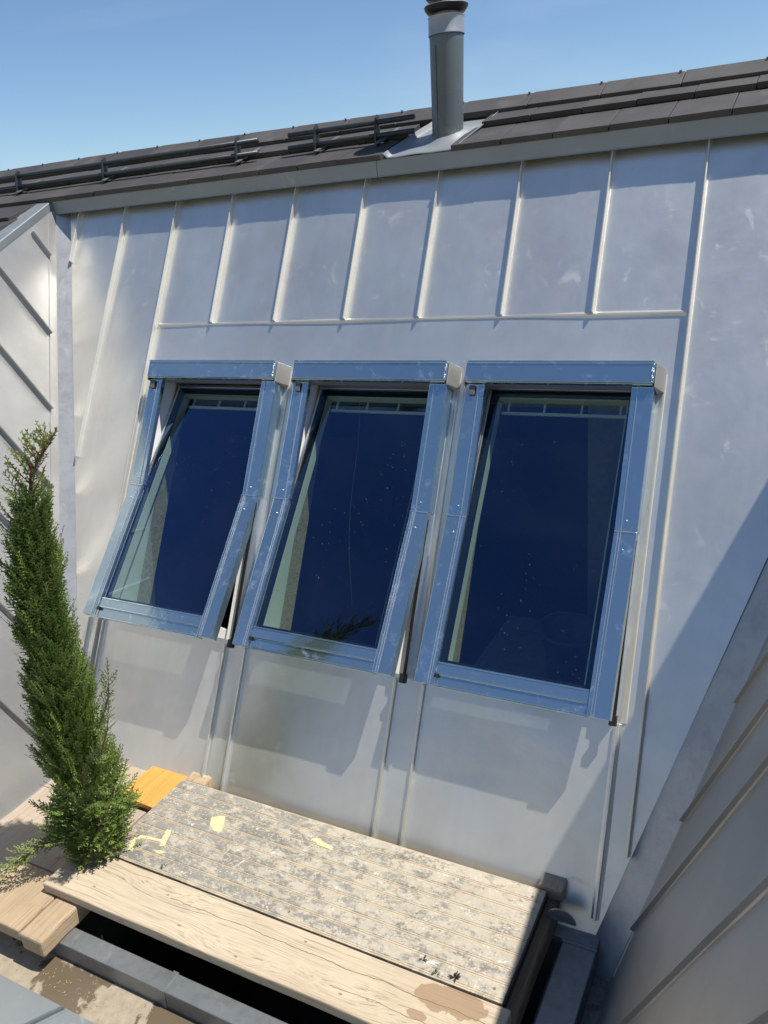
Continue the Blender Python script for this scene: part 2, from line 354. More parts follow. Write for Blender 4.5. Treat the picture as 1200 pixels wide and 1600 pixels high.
def split(name, bm, mat, parent, **k):
    left = set(bm.verts); out_ = []
    while left:
        st_ = [left.pop()]; comp = list(st_)
        while st_:
            for e in st_.pop().link_edges:
                for v in e.verts:
                    if v in left: left.discard(v); st_.append(v); comp.append(v)
        nb = bmesh.new(); mp = {v: nb.verts.new(v.co) for v in comp}; cs = set(comp)
        for f in bm.faces:
            if f.verts[0] in cs: nb.faces.new([mp[v] for v in f.verts])
        out_.append(finish(name, nb, mat, parent, **k))
    bm.free(); return out_
def tag(o, label=None, cat=None, group=None, kind=None):
    if label: o['label'] = label
    if cat: o['category'] = cat
    if group: o['group'] = group
    if kind: o['kind'] = kind
    return o
def hexa(bm, pts):
    v = [bm.verts.new(p) for p in pts]
    for f in ((0,1,2,3), (7,6,5,4), (0,4,5,1), (1,5,6,2), (2,6,7,3), (3,7,4,0)): bm.faces.new([v[i] for i in f])
def box(bm, x0, x1, y0, y1, z0, z1, T=None):
    pts = [(x0,y0,z0), (x1,y0,z0), (x1,y1,z0), (x0,y1,z0), (x0,y0,z1), (x1,y0,z1), (x1,y1,z1), (x0,y1,z1)]
    hexa(bm, [T(*p) if T else Vector(p) for p in pts])
def tube(bm, pts, r, seg=10, cap=True):
    rings = []
    pts = [Vector(p) for p in pts]; rr = r if isinstance(r, (list, tuple)) else [r]*len(pts)
    for i, p in enumerate(pts):
        d = (pts[min(i+1, len(pts)-1)] - pts[max(i-1, 0)]).normalized()
        a = d.orthogonal().normalized() if i == 0 else (a - d*a.dot(d)).normalized()
        c = d.cross(a)
        rings.append([bm.verts.new(p + (a*math.cos(t) + c*math.sin(t))*rr[i]) for t in [2*math.pi*k/seg for k in range(seg)]])
    for q, s in zip(rings, rings[1:]):
        for k in range(seg): bm.faces.new((q[k], q[(k+1) % seg], s[(k+1) % seg], s[k]))
    if cap: bm.faces.new(rings[0]); bm.faces.new(rings[-1])
def extrude(bm, prof, A, B, u, v):   # profile (a,b) in axes u,v swept from A to B
    r0 = [bm.verts.new(A + u*a + v*b) for a, b in prof]; r1 = [bm.verts.new(B + u*a + v*b) for a, b in prof]
    n_ = len(prof)
    for k in range(n_): bm.faces.new((r0[k], r0[(k+1) % n_], r1[(k+1) % n_], r1[k]))
    bm.faces.new(r0); bm.faces.new(r1)
TILT = [0., 0.]
def lathe(bm, cx, cy, prof, seg=40):   # prof: (r, z); TILT = lean per metre above a height
    rings = [[bm.verts.new((cx + TILT[0]*(z-TILT[1]) + r*math.cos(2*math.pi*k/seg), cy + r*math.sin(2*math.pi*k/seg), z)) for k in range(seg)] for r, z in prof]
    for q, s in zip(rings, rings[1:]):
        for k in range(seg): bm.faces.new((q[k], q[(k+1) % seg], s[(k+1) % seg], s[k]))

# ------------------------------------------------------------------ the sloping main wall frame
SL = rad(60.632); D = 3.2
sd = Vector((0, math.cos(SL), math.sin(SL))); nn = Vector((0, -math.sin(SL), math.cos(SL))); X = Vector((1, 0, 0)); Y = Vector((0, 1, 0)); Z = Vector((0, 0, 1))
def W(x, s, o=0.): return X*x + sd*s + nn*(o-D)
def xL(s): return -3.632 - .29*(s-.508)
def xR(s): return -.483 + .303*(s+.998)
S_TOP, S_BOT, S_SEAM = 2.04, -1.22, 1.285
WIN = [(-3.105, -2.295, rad(12.9)), (-2.190, -1.392, rad(11.2)), (-1.302, -.525, rad(8.3))]
PIV, WT, WB = .385, 1.05, -.322           # pivot line, top of cap, foot of frame (distance up the slope)

house = root('roof_building', 'grey zinc clad mansard roof with three open roof windows, dark tiles and a flue above', 'building', (-1.8, 2.4, -2.6))
# ------------------------------------------------------------------ ground far below
bm = bmesh.new(); box(bm, -1500, 1500, -1500, 1500, -12.2, -12)
tag(finish('ground', bm, 'ground'), kind='structure')
bm = bmesh.new(); hv = []  # unseen hills behind the viewer, added to tone the lower wall's reflections
for i in range(73):
    a = math.pi*2*i/72; h = 14 + (70 + 30*mnoise.noise(Vector((math.cos(a)*3, math.sin(a)*3, 4))))*max(0, min(1, -math.sin(a)*2.2-.2))
    hv.append([bm.verts.new((math.cos(a)*r, math.sin(a)*r, z)) for r, z in ((180, -12.1), (230, -12+h*.55), (300, -12+h), (420, -12.1))])
for p, q in zip(hv, hv[1:]):
    for k in range(3): bm.faces.new((p[k], q[k], q[k+1], p[k+1]))
bmesh.ops.remove_doubles(bm, verts=bm.verts[:], dist=.01)
tag(finish('added_hills', bm, 'added_hills', smooth=True), kind='structure')
bm = bmesh.new()   # storeys below the roof
for (a, b_, c, d) in ((-6.5, 3.0, -.6, 1.2), (-6.5, -3.35, 1.2, 7.5), (-.34, 3.0, 1.2, 7.5)): box(bm, a, b_, c, d, -12, -2.75)
box(bm, -3.35, -.34, 2.6, 7.5, -12, -3.6); box(bm, -3.35, -.34, 1.2, 2.6, -12, -3.9)
split('lower_storeys', bm, 'zinc_old', house)

# ------------------------------------------------------------------ main wall sheet
full_seams = [-3.205, -.434]
tops = [-2.815, -2.413, -2.005, -1.612, -1.212, -.816]
strips = [(-3.285, -3.18), (-2.378, -2.258), (-1.458, -1.325), (-.525, -.434)]
edges_up = sorted([-3.97, -3.6] + full_seams + tops)
edges_lo = sorted([-3.6, -3.285, -3.18, -2.378, -2.258, -1.458, -1.325, -.525, -.434])
def buckle(x, s):
    E_ = edges_up if s > S_SEAM else ([-3.97, -3.6, -3.205, -.434] if s > -.33 else edges_lo)
    lo = max([e for e in E_ if e <= x], default=x-.3); hi = min([e for e in E_ if e > x], default=x+.5)
    f = (x-lo)/(hi-lo); k = math.sin(math.pi*f)
    nz = mnoise.noise(Vector((x*1.3, s*1.1, 3.1))) + .4*mnoise.noise(Vector((x*3.1, s*2.3, 9.)))
    wdt = min(1., (hi-lo)/.4)
    return wdt*k*(.0022 + .0065*nz) + (.0012 if s < -.33 else .0)*math.sin(s*9+x*2)*k
OPEN = [(a+.05, b-.05, WB+.03, WT-.04) for a, b, t in WIN]
def sheet(name, mat, x0, x1, s0, s1, off, parent, disp, holes, step=.03, clipv=True):
    def lines(a, b, extra):
        pts = sorted(set([a, b] + [e for e in extra if a < e < b])); o = []
        for p, q in zip(pts, pts[1:]):
            k = max(1, int(round((q-p)/step))); o += [p + (q-p)*i/k for i in range(k)]
        return o + [b]
    xs = lines(x0, x1, [h[0] for h in holes] + [h[1] for h in holes] + (edges_up+edges_lo if disp else []))
    ss = lines(s0, s1, [h[2] for h in holes] + [h[3] for h in holes] + ([S_SEAM, -.33] if disp else []))
    bm = bmesh.new(); g = {}
    for i, x in enumerate(xs):
        for j, s in enumerate(ss): g[i, j] = bm.verts.new(W(x, s, off + (disp(x, s) if disp else 0)))
    for i in range(len(xs)-1):
        for j in range(len(ss)-1):
            cx, cs = (xs[i]+xs[i+1])/2, (ss[j]+ss[j+1])/2
            if any(h[0] < cx < h[1] and h[2] < cs < h[3] for h in holes): continue
            bm.faces.new((g[i, j], g[i+1, j], g[i+1, j+1], g[i, j+1]))
    if clipv:
        for f, sg in ((xL, -1), (xR, 1)):
            p = W(f(0), 0); d = W(f(1), 1) - p; nrm = d.cross(nn).normalized()
            if nrm.x*sg < 0: nrm = -nrm
            bmesh.ops.bisect_plane(bm, geom=bm.verts[:]+bm.edges[:]+bm.faces[:], plane_co=p, plane_no=nrm, clear_outer=True, clear_inner=False)
    loose = [v for v in bm.verts if not v.link_faces]; bmesh.ops.delete(bm, geom=loose, context='VERTS')
    return finish(name, bm, mat, parent, smooth=True)
sheet('wall', 'zinc', -4.3, .7, S_BOT, S_TOP, 0., house, buckle, OPEN)

SEAM = [(-.014, -.002), (-.005, .002), (-.003, .006), (-.0038, .027), (-.002, .029), (.0032, .029), (.0045, .021), (.003, .006), (.005, .002), (.014, -.002)]
def seam(A, B, u, v, prof=SEAM, mat='bright_seam', k=1.):
    bm = bmesh.new(); extrude(bm, [(a*k, b*k) for a, b in prof], A, B, u, v)
    # a folded, slightly closed end
    finish('standing_seam', bm, mat, house, bevel=.0012)
for x in full_seams: seam(W(x, -1.04 if x < -1 else -.80), W(x, S_TOP), X, nn)
seam(W(-3.6, .52), W(-3.59, S_TOP), X, nn); seam(W(-3.965, 1.69), W(-3.965, S_TOP), X, nn)
for x in tops: seam(W(x, S_SEAM+.004), W(x, S_TOP), X, nn)
seam(W(-3.19, S_SEAM), W(-.446, S_SEAM), sd, nn, [(-.02, -.002), (-.004, .003), (-.004, .009), (.004, .010), (.006, .002), (.02, -.002)])
LOW = [(-.02, -.002), (-.005, .004), (-.005, .017), (.005, .018), (.007, .004), (.024, -.002)]
for a, b_ in strips:
    for x in (a, b_):
        if x == -.434: continue
        seam(W(x, -1.05), W(x, -.335), X, nn, LOW, 'zinc')
# gutters of zinc running up beside each window
bm = bmesh.new()
for i, (a, b_, t) in enumerate(WIN):
    for e in (a-.028, b_+.028): extrude(bm, [(-.022, -.002), (-.004, .006), (.002, .0065), (.006, -.002)], W(e, -.33), W(e, WT-.02), X, nn)
split('side_flashing', bm, 'bright_seam', house)

# ------------------------------------------------------------------ valleys and cheeks
shR, shL = Vector((.1, -.06, 0)), Vector((-.075, -.048, 0))
def vline(f, sh, s): return W(f(s), s) + sh
CH = {}
for side, f, sh in (('left', xL, shL), ('right', xR, shR)):
    P0 = vline(f, sh, -1.22); P1 = vline(f, sh, S_TOP+.02); V = (P1-P0).normalized()
    N = V.cross(Y).normalized(); N = N if N.x*(-sh.x) > 0 else -N      # faces the recess
    CH[side] = (P0, P1, V, N)
    bm = bmesh.new()
    a0, a1 = W(f(-1.22), -1.22, -.001), W(f(S_TOP), S_TOP, -.001)
    k = 24; g = []
    for i in range(k+1):
        t = i/k; A = a0.lerp(a1, t); B = P0.lerp(P1, t); wob = nn*.0025*mnoise.noise(Vector((t*5, 1 if sh.x > 0 else 2, 0)))
        g.append([bm.verts.new(A), bm.verts.new(A.lerp(B, .5)+wob), bm.verts.new(B)])
    for i in range(k):
        for j in range(2): bm.faces.new((g[i][j], g[i+1][j], g[i+1][j+1], g[i][j+1]))
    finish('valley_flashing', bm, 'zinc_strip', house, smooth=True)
    # cheek sheet: from the valley towards the viewer, under a rake falling 23 degrees
    rake = Vector((-sh.x*.0, 0, 0))
    e2 = N.cross(Y); e2 = e2 if e2.z > 0 else -e2               # steepest line in the cheek
    rk = (-Y*.915 + e2*(-.391/e2.z)); rk.normalize()
    L = 3.9
    q = [P0, P1, P1 + rk*L, Vector(P0) - Y*3.3]
    bm = bmesh.new(); nu, nv = 46, 60; gg = {}
    for i in range(nu+1):
        for j in range(nv+1):
            u_, v_ = i/nu, j/nv
            p = q[0].lerp(q[3], u_).lerp(q[1].lerp(q[2], u_), v_)
            edge = min(1, u_*12, v_*12, (1-v_)*12)
            dd = edge*.0055*(mnoise.noise(Vector((p.y*1.4, p.z*1.4, 7 if sh.x > 0 else 2))) + .4*mnoise.noise(Vector((p.y*3, p.z*3, 5))))
            gg[i, j] = bm.verts.new(p + N*dd)
    for i in range(nu):
        for j in range(nv): bm.faces.new((gg[i, j], gg[i+1, j], gg[i+1, j+1], gg[i, j+1]))
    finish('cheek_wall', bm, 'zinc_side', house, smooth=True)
    CH[side] = (P0, P1, V, N, e2, rk)
# seams of the cheeks: they rise towards the viewer, square to the rake
def cheek_seams(side, zs, d, hk=1.):
    P0, P1, V, N, e2, rk = CH[side]
    d = (d - N*d.dot(N)).normalized(); u = d.cross(N).normalized()
    for z in zs:
        if z > -2.5:
            A = P0 + V*((z-P0.z)/V.z) - Y*.055 + e2*.0
        else: A = P0 - Y*(.25+(-2.5-z)) 
        # length up to the rake
        m = Matrix((d, -rk, N)).transposed(); t = (m.inverted() @ (P1 - A))[0] - .02
        if t > .05: seam(A, A + d*t, u, N, [(-.012, -.002), (-.0035, .003), (-.003, .026*hk), (.003, .028*hk), (.0035, .003), (.012, -.002)], 'zinc_side')
cheek_seams('left', [-.05, -.47, -.86, -1.25, -1.64, -2.03, -2.43, -2.60, -2.92, -3.24, -3.56], Vector((-.295, -.33, .895)), 1.15)
cheek_seams('right', [.08, -.27, -.62, -.97, -1.32, -1.676, -2.053, -2.404, -2.55, -2.87, -3.19, -3.51, -3.83], Vector((.313, -.30, .90)), .65)
# thin flange line beside each valley on the cheek
for side in ('left', 'right'):
    P0, P1, V, N, e2, rk = CH[side]
    bm = bmesh.new(); o_ = -Y*.055
    extrude(bm, [(-.006, -.001), (-.002, .004), (.004, .004), (.006, -.001)], P0+o_+V*.1, P1+o_-V*.05, V.cross(N), N)
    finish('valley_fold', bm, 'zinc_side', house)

# ------------------------------------------------------------------ roof above
RP = rad(21); up = Vector((0, math.cos(RP), math.sin(RP))); rn = Vector((0, -math.sin(RP), math.cos(RP)))
Pf = W(0, 2.03, .06) + Z*.035
def R(x, a, h=0.): return X*x + Vector((0, Pf.y, Pf.z)) + up*a + rn*h
cornL = CH['left'][1]; cornR = CH['right'][1]
xa, xb = cornL.x - .01, cornR.x - .045
def band(name, A, B, out, h, wd, mat='zinc_edge'):
    """folded zinc edge: vertical face with a drip, and a flat top"""
    bm = bmesh.new(); out = out.normalized()
    extrude(bm, [(0, -h-.004), (.006, -h-.006), (.004, -h), (0.003, -.003), (-.004, .001), (-wd, .004), (-wd, -.01), (-.012, -.012), (-.012, -h)], A, B, out, Z)
    finish(name, bm, mat, house, bevel=.0015)
fy = Pf.y; fz = Pf.z
for a, b_ in ((xa, -1.93), (-1.928, xb)): band('eaves_flashing', Vector((a, fy, fz)), Vector((b_, fy, fz)), -Y, .073, .13)
for side, corner, sg in (('left', Vector((xa, fy, fz)), 1), ('right', Vector((xb, fy, fz)), -1)):
    rk = CH[side][5]; rk2 = Vector((rk.x, rk.y, rk.z)).normalized()
    A = corner.copy(); B = A + rk2*3.9
    out = Vector((sg, 0, 0)); out = (out - rk2*out.dot(rk2)).normalized()
    band('rake_flashing', A, B, out, .085, .12)
bm = bmesh.new()    # sheathing below the tiles, and the far slope behind the ridge
RD = .50
def slab(bm, P, th): hexa(bm, [p for p in P] + [p + Vector((0, 0, -th)) for p in P])
slab(bm, [R(-9, 0.09, -.02), R(3, 0.09, -.02), R(3, RD, -.02), R(-9, RD, -.02)], .04)
slab(bm, [R(-9, RD, -.02), R(3, RD, -.02), R(3, RD, -.02)+Vector((0, 3, -1.3)), R(-9, RD, -.02)+Vector((0, 3, -1.3))], .04)
rkL = CH['left'][5]; t_ = 3.6
c0 = Vector((xa-.10, fy, fz)); c1 = c0 + rkL*t_
slab(bm, [Vector((-9, c1.y, c1.z-.03)), c1-Z*.03, c0-Z*.03+Y*.12+Z*.03, R(-9, .13, -.03)], .04)
rkR = CH['right'][5]; d0 = Vector((xb+.10, fy, fz)); d1 = d0 + rkR*t_
slab(bm, [d1-Z*.03, Vector((4, d1.y, d1.z-.03)), R(4, .13, -.03), d0-Z*.03+Y*.12+Z*.03], .04)
finish('roof_deck', bm, 'steel_dark', house)
def tile(bm, x0, x1, a0, a1, h0, h1, th, jit=.0015):
    g = .0016; j = [random.uniform(-jit, jit) for _ in range(4)]
    P = [R(x0+g, a0+j[0]*2, h0+j[1]), R(x1-g, a0+j[0]*2, h0+j[2]), R(x1-g, a1, h1+j[2]), R(x0+g, a1, h1+j[1])]
    hexa(bm, [p - rn*th for p in P] + P)
def row(a0, ln, xs0, xs1, wtile, phase, h, skip=lambda x0, x1: False):
    bm = bmesh.new(); x = xs0 + phase
    while x < xs1:
        if not skip(x, x+wtile): tile(bm, x, x+wtile, a0, a0+ln, h+.026, h+.004, .026)
        x += wtile
    return bm
hole = lambda x0, x1: x1 > -1.93 and x0 < -1.52
for a0, ln, h, segs in ((-.010, .31, .0, ((-9, -1.90, .01), (-1.538, 2.5, 0.))), (.255, .245, .008, ((-9, -1.86, .12), (-1.475, 2.5, 0.)))):
    for xs0, xs1, ph in segs:
        if ph: xs0 = xs1 - .237*31
        bm = row(a0, ln, xs0, xs1-.1, .237, 0., h)
        finish('tile_course', bm, 'tile', house, bevel=.002)
for k in range(1, 12):    # courses going down beside the rake on the left
    a0 = -.010 - .262*k
    xr_ = xa - .13 + (-a0)*(rkL.x/abs(rkL.y))*math.cos(RP)
    bm = row(a0, .30, -8, xr_-.3, .237, .12*(k % 2)-.008, -.004)
    x_last = xr_ - .29; tile(bm, xr_-.31, xr_, a0, a0+.30, .022, 0, .026)
    finish('tile_course', bm, 'tile', house, bevel=.002)
rsh = lambda x: -.13*max(0, min(1, (x+4.0)/3.4))
bm = bmesh.new(); x = -9; i = 0       # ridge tiles: angular caps with a small clip each
while x < 2.5:
    j = random.uniform(-.002, .002)
    s0, s1 = rsh(x), rsh(x+.35); P = [R(x+.002, .470+s0*.6, .038+j), R(x+.348, .470+s1*.6, .036+j), R(x+.348, .665+s1, .048), R(x+.002, .665+s0, .050)]
    back = [p + Vector((0, .16, -.075)) for p in (P[2], P[3])]
    hexa(bm, [p - rn*.03 for p in P] + P)
    Q = [P[3], P[2], back[0], back[1]]; hexa(bm, [p + Vector((0, -.01, -.03)) for p in Q] + [p + Vector((0, .0005, 0)) for p in Q])
    x += .350
finish('ridge_tiles', bm, 'tile', house, bevel=.003)
bm = bmesh.new(); x = -9 + .33
while x < 2.5:
    tube(bm, [R(x, .645+rsh(x), .045), R(x, .645+rsh(x), .058)], .006, 8); x += .350
split('ridge_clip', bm, 'galv', house)

# flue
cx, ca = -1.632, .20
cb = R(cx, ca)
bm = bmesh.new()    # soft zinc plate dressed round the flue, with turned-up edges
nx, na = 20, 14; g = {}
for i in range(nx+1):
    for j in range(na+1):
        a = -.004 + .42*j/na; x0 = -1.89 + .10*(j/na); x1 = -1.50 + .06*(j/na); x = x0 + (x1-x0)*i/nx
        d = math.hypot(x-cx, a-ca); h = .004 + .022*math.exp(-max(0, d-.08)/.02) + .004*mnoise.noise(Vector((x*9, a*9, 0)))
        if i == 0 or i == nx: h += .022
        g[i, j] = bm.verts.new(R(x, a, h))
for i in range(nx):
    for j in range(na): bm.faces.new((g[i, j], g[i+1, j], g[i+1, j+1], g[i, j+1]))
pl = finish('flue_flashing', bm, 'zinc_plate', house, smooth=True)
sol = pl.modifiers.new('solid', 'SOLIDIFY'); sol.thickness = .002
z0 = cb.z
TILT[:] = [.045, z0]
bm = bmesh.new(); lathe(bm, cx, cb.y, [(.074, z0-.12), (.0745, z0+.10), (.0785, z0+.40), (.0795, z0+.475), (.076, z0+.476)], 48)
flue = finish('flue_pipe', bm, 'zinc_old', house, smooth=True)
bm = bmesh.new(); tube(bm, [(cx-.025, cb.y-.072, z0-.06), (cx-.0265+.017, cb.y-.0765, z0+.38)], .0035, 6); finish('pipe_seam', bm, 'zinc_old', flue)
bm = bmesh.new(); lathe(bm, cx, cb.y, [(.0815, z0+.425), (.084, z0+.425), (.084, z0+.430), (.0825, z0+.433), (.0825, z0+.493), (.084, z0+.495), (.084, z0+.500), (.058, z0+.501), (.058, z0+.49)], 48)
finish('collar', bm, 'pipe_light', flue, smooth=True).modifiers.new('e', 'EDGE_SPLIT')
bm = bmesh.new(); lathe(bm, cx, cb.y, [(.056, z0+.48), (.056, z0+.70), (.05, z0+.70)], 40); finish('flue_neck', bm, 'pipe_light', flue, smooth=True)
for k, zz in enumerate((.520, .572, .624)):
    bm = bmesh.new(); z1 = z0+zz
    lathe(bm, cx, cb.y, [(.050, z1-.005), (.085, z1-.006), (.099, z1+.012), (.1005, z1+.017), (.098, z1+.021), (.052, z1+.034)], 44)
    finish('cowl_ring', bm, 'cowl', flue, smooth=True)
    bm = bmesh.new(); lathe(bm, cx, cb.y, [(.099, z1+.0215), (.1012, z1+.0195), (.0985, z1+.0245), (.075, z1+.030)], 44); finish('ring_rim', bm, 'pipe_light', flue, smooth=True)
bm = bmesh.new(); lathe(bm, cx, cb.y, [(.055, z0+.62), (.05, z0+.74), (.105, z0+.75), (.10, z0+.78), (.01, z0+.81)], 40); finish('rain_cap', bm, 'cowl', flue, smooth=True)

TILT[:] = [0., 0.]
# snow guards: two tubes carried by brackets
def guard(xs, x0, x1):
    for k, (h, off_) in enumerate(((.105, .0), (.055, .0))):
        pass
    g_ = bmesh.new(); tube(g_, [R(x0, .205, .050), R(x1, .205, .050)], .0125, 12)
    p1 = finish('guard_tube', g_, 'steel_dark', house, smooth=True)
    g_ = bmesh.new(); tube(g_, [R(x0, .238, .104), R(x1, .238, .104)], .0125, 12)
    finish('guard_tube', g_, 'steel_dark', house, smooth=True)
    for x in xs:
        b2 = bmesh.new()
        prof = [(.165, .0), (.215, -.0), (.235, .04), (.266, .118), (.254, .130), (.230, .122), (.190, .070), (.178, .04)]
        r0 = [b2.verts.new(R(x-.004, a, h+.005)) for a, h in prof]; r1 = [b2.verts.new(R(x+.004, a, h+.005)) for a, h in prof]
        b2.faces.new(r0); b2.faces.new(r1[::-1])
        for k in range(len(prof)): b2.faces.new((r0[k], r0[(k+1) % len(prof)], r1[(k+1) % len(prof)], r1[k]))
        br = finish('guard_bracket', b2, 'steel_dark', house, bevel=.001)
        b2 = bmesh.new()
        hexa(b2, [R(x+.004, .15, .030), R(x+.03, .15, .030), R(x+.075, .34, .034), R(x+.05, .34, .034), R(x+.004, .15, .035), R(x+.03, .15, .035), R(x+.075, .34, .039), R(x+.05, .34, .039)])
        finish('bracket_foot', b2, 'galv', br)
guard([-4.62, -3.86, -2.865], -4.9, -2.73)
guard([-2.36, -2.005], -2.53, -1.80)

# ------------------------------------------------------------------ room behind the windows
room = bmesh.new()
o_in = -.17
def roomquad(P): room.faces.new([room.verts.new(p) for p in P])
A0, A1 = W(0, -.62, o_in), W(0, 1.35, o_in)
yb, zt, zb = 6.2, A1.z, -3.3
xl, xr2 = -3.55, .0
roomquad([Vector((xl, A0.y, zb)), Vector((xr2, A0.y, zb)), Vector((xr2, yb, zb)), Vector((xl, yb, zb))])
roomquad([Vector((xl, A0.y, A0.z)), Vector((xr2, A0.y, A0.z)), Vector((xr2, A0.y, zb)), Vector((xl, A0.y, zb))])
roomquad([Vector((xl, A1.y, zt)), Vector((xr2, A1.y, zt)), Vector((xr2, yb, zt)), Vector((xl, yb, zt))])
roomquad([Vector((xl, yb, zb)), Vector((xr2, yb, zb)), Vector((xr2, yb, zt)), Vector((xl, yb, zt))])
for xx in (xl, xr2): roomquad([Vector((xx, A0.y, zb)), Vector((xx, yb, zb)), Vector((xx, yb, zt)), Vector((xx, A1.y, zt)), Vector((xx, A0.y, A0.z))])
finish('room', room, 'room', house)
sheet('room_front', 'room', xl, xr2, -.62, 1.35, o_in, house, None, OPEN, step=.5, clipv=False)
for (a, b_, s0, s1) in OPEN:
    bm = bmesh.new()   # white lining, the outer half of each reveal
    for x0, x1 in ((a-.012, a+.004), (b_-.004, b_+.012)): box(bm, x0, x1, s0, s1, -.065, -.004, lambda x, s, o: W(x, s, o))
    for q0, q1 in ((s0-.012, s0+.004), (s1-.004, s1+.012)): box(bm, a+.0045, b_-.0045, q0, q1, -.065, -.004, lambda x, s, o: W(x, s, o))
    split('window_lining', bm, 'plaster', house)
    bm = bmesh.new()
    for x0, x1 in ((a-.014, a+.001), (b_-.001, b_+.014)): box(bm, x0, x1, s0, s1, o_in, -.0655, lambda x, s, o: W(x, s, o))
    for q0, q1 in ((s0-.014, s0+.001), (s1-.001, s1+.014)): box(bm, a+.0015, b_-.0015, q0, q1, o_in, -.0655, lambda x, s, o: W(x, s, o))
    split('raw_lining', bm, 'osb', house)

# ------------------------------------------------------------------ roof windows
wl = ['roof window left of the other two, tilted open the widest', 'middle roof window, tilted half open', 'roof window right of the other two, tilted open the least']
for wi, (x0, x1, th) in enumerate(WIN):
    F = lambda x, s, o: W(x, s, o)
    ct, st = math.cos(th), math.sin(th)
    rd = sd*ct - nn*st; rnn = nn*ct + sd*st; pv = W(0, PIV, .055)
    def T(x, r, o): return X*x + pv + rd*r + rnn*o
    # fixed frame (white inside, slim box)
    bm = bmesh.new(); fw = .045
    box(bm, x0+.012, x0+.012+fw, WB+.012, WT-.03, -.05, .048, F); box(bm, x1-.012-fw, x1-.012, WB+.012, WT-.03, -.05, .048, F)
    box(bm, x0+.0125+fw, x1-.0125-fw, WB+.012, WB+.06, -.05, .030, F); 
    win = finish('roof_window', bm, 'white', house, bevel=.0015); win['label'] = wl[wi]
    bm = bmesh.new(); box(bm, x0+.0125+fw, x1-.0125-fw, WT-.075, WT-.03, -.05, .048, F); finish('shade_head_rail', bm, 'greytab_shade', win)  # rail coloured dark to stand for the shaded gap below the cap
    # grey outer skin of the frame's sides
    bm = bmesh.new()
    for xx in ((x0+.004, x0+.0115), (x1-.0115, x1-.004)): box(bm, xx[0], xx[1], WB, WT-.04, .0, .062, F)
    split('frame_skin', bm, 'clad_light', win)
    # top cap
    bm = bmesh.new()
    box(bm, x0, x1, .964, 1.046, .082, .104, F)
    box(bm, x0+.003, x1-.003, 1.040, 1.052, .1045, .1085, F); box(bm, x0+.003, x1-.003, .959, .9635, .07, .100, F)
    finish('top_cover', bm, 'clad', win, bevel=.0025)
    bm = bmesh.new(); box(bm, x0+.004, x1-.004, .962, 1.043, .001, .0815, F)
    for e, sg in ((x0-.002, -1), (x1+.002, 1)):   # folded zinc ear at each end
        hexa(bm, [F(e, .945, .0), F(e+sg*.028, .955, .001), F(e+sg*.028, 1.052, .001), F(e, 1.052, .0), F(e-sg*.001, .95, .092), F(e+sg*.004, .95, .092), F(e+sg*.004, 1.048, .092), F(e-sg*.001, 1.048, .092)])
    finish('cap_flashing', bm, 'zinc_side', win, bevel=.0015)
    bm = bmesh.new(); random.seed(40+wi)
    for k in range(26): 
        e = x1 + .003 + random.uniform(0, .004); s_ = random.uniform(.965, 1.04); r_ = random.uniform(.002, .0045)
        p = F(x1-.006+random.uniform(-.004, .004), s_, .1055); bmesh.ops.create_icosphere(bm, subdivisions=1, radius=r_, matrix=Matrix.Translation(p))
    finish('solder_blobs', bm, 'clad_light', win, smooth=True)
    # upper side covers stay on the frame
    for a, b_ in ((x0, x0+.084), (x1-.084, x1)):
        bm = bmesh.new(); box(bm, a, b_, PIV+.003, .956, .070, .076, F)
        ox = a if a == x0 else b_-.004; box(bm, ox, ox+.004, PIV+.003, .956, .012, .0695, F)
        ix = b_-.004 if a == x0 else a; box(bm, ix, ix+.004, PIV+.003, .956, .050, .0695, F)
        finish('side_cover', bm, 'clad', win, bevel=.0012)
        bm = bmesh.new(); rl = a+.058 if a == x0 else a+.022; box(bm, rl, rl+.004, PIV+.003, .953, .0765, .0795, F); finish('glint_strip', bm, 'clad_light', win, bevel=.001)  # ridge in lighter metal, a painted highlight along the cover's edge
    # lower side covers ride on the sash
    for a, b_ in ((x0, x0+.084), (x1-.084, x1)):
        bm = bmesh.new(); box(bm, a, b_, -.708, -.002, .018, .024, T)
        ox = a if a == x0 else b_-.004; box(bm, ox, ox+.004, -.708, -.002, -.022, .0175, T)
        ix = b_-.004 if a == x0 else a; box(bm, ix, ix+.004, -.66, -.002, .004, .0175, T)
        finish('sash_side_cover', bm, 'clad', win, bevel=.0012)
        for rl in ((a+.058, a+.068) if a == x0 else (a+.014, a+.024)):
            bm = bmesh.new(); box(bm, rl, rl+.0035, -.705, -.004, .0245, .0272, T); finish('glint_strip', bm, 'clad_light', win, bevel=.001)  # lighter ridges again, bright edge glints put into the colour
        bm = bmesh.new(); box(bm, a+.001, a+.083, -.0065, -.0025, .0245, .028, T); finish('glint_strip', bm, 'clad_light', win, bevel=.001)
        bm = bmesh.new(); e = (a+b_)/2
        for q in (-.055, .03):
            TT = T if q < 0 else (lambda x, r, o: W(x, PIV+r, o+.055))
            p = TT(e, q*1.4, .0265 if q < 0 else .0225); bmesh.ops.create_icosphere(bm, subdivisions=2, radius=.0038, matrix=Matrix.Translation(p))
        split('screw', bm, 'clad_light', win, smooth=True)
    # bottom covers
    bm = bmesh.new(); box(bm, x0+.086, x1-.086, -.706, -.664, .006, .0125, T); box(bm, x0+.086, x1-.086, -.712, -.7065, -.03, .011, T)
    finish('bottom_cover', bm, 'clad', win, bevel=.0015)
    bm = bmesh.new(); box(bm, x0+.086, x1-.086, -.6635, -.612, .012, .0185, T); box(bm, x0+.090, x1-.090, -.618, -.6135, .0188, .022, T); box(bm, x0+.090, x1-.090, -.6615, -.657, .0188, .022, T)
    finish('glazing_bar', bm, 'clad', win, bevel=.001)
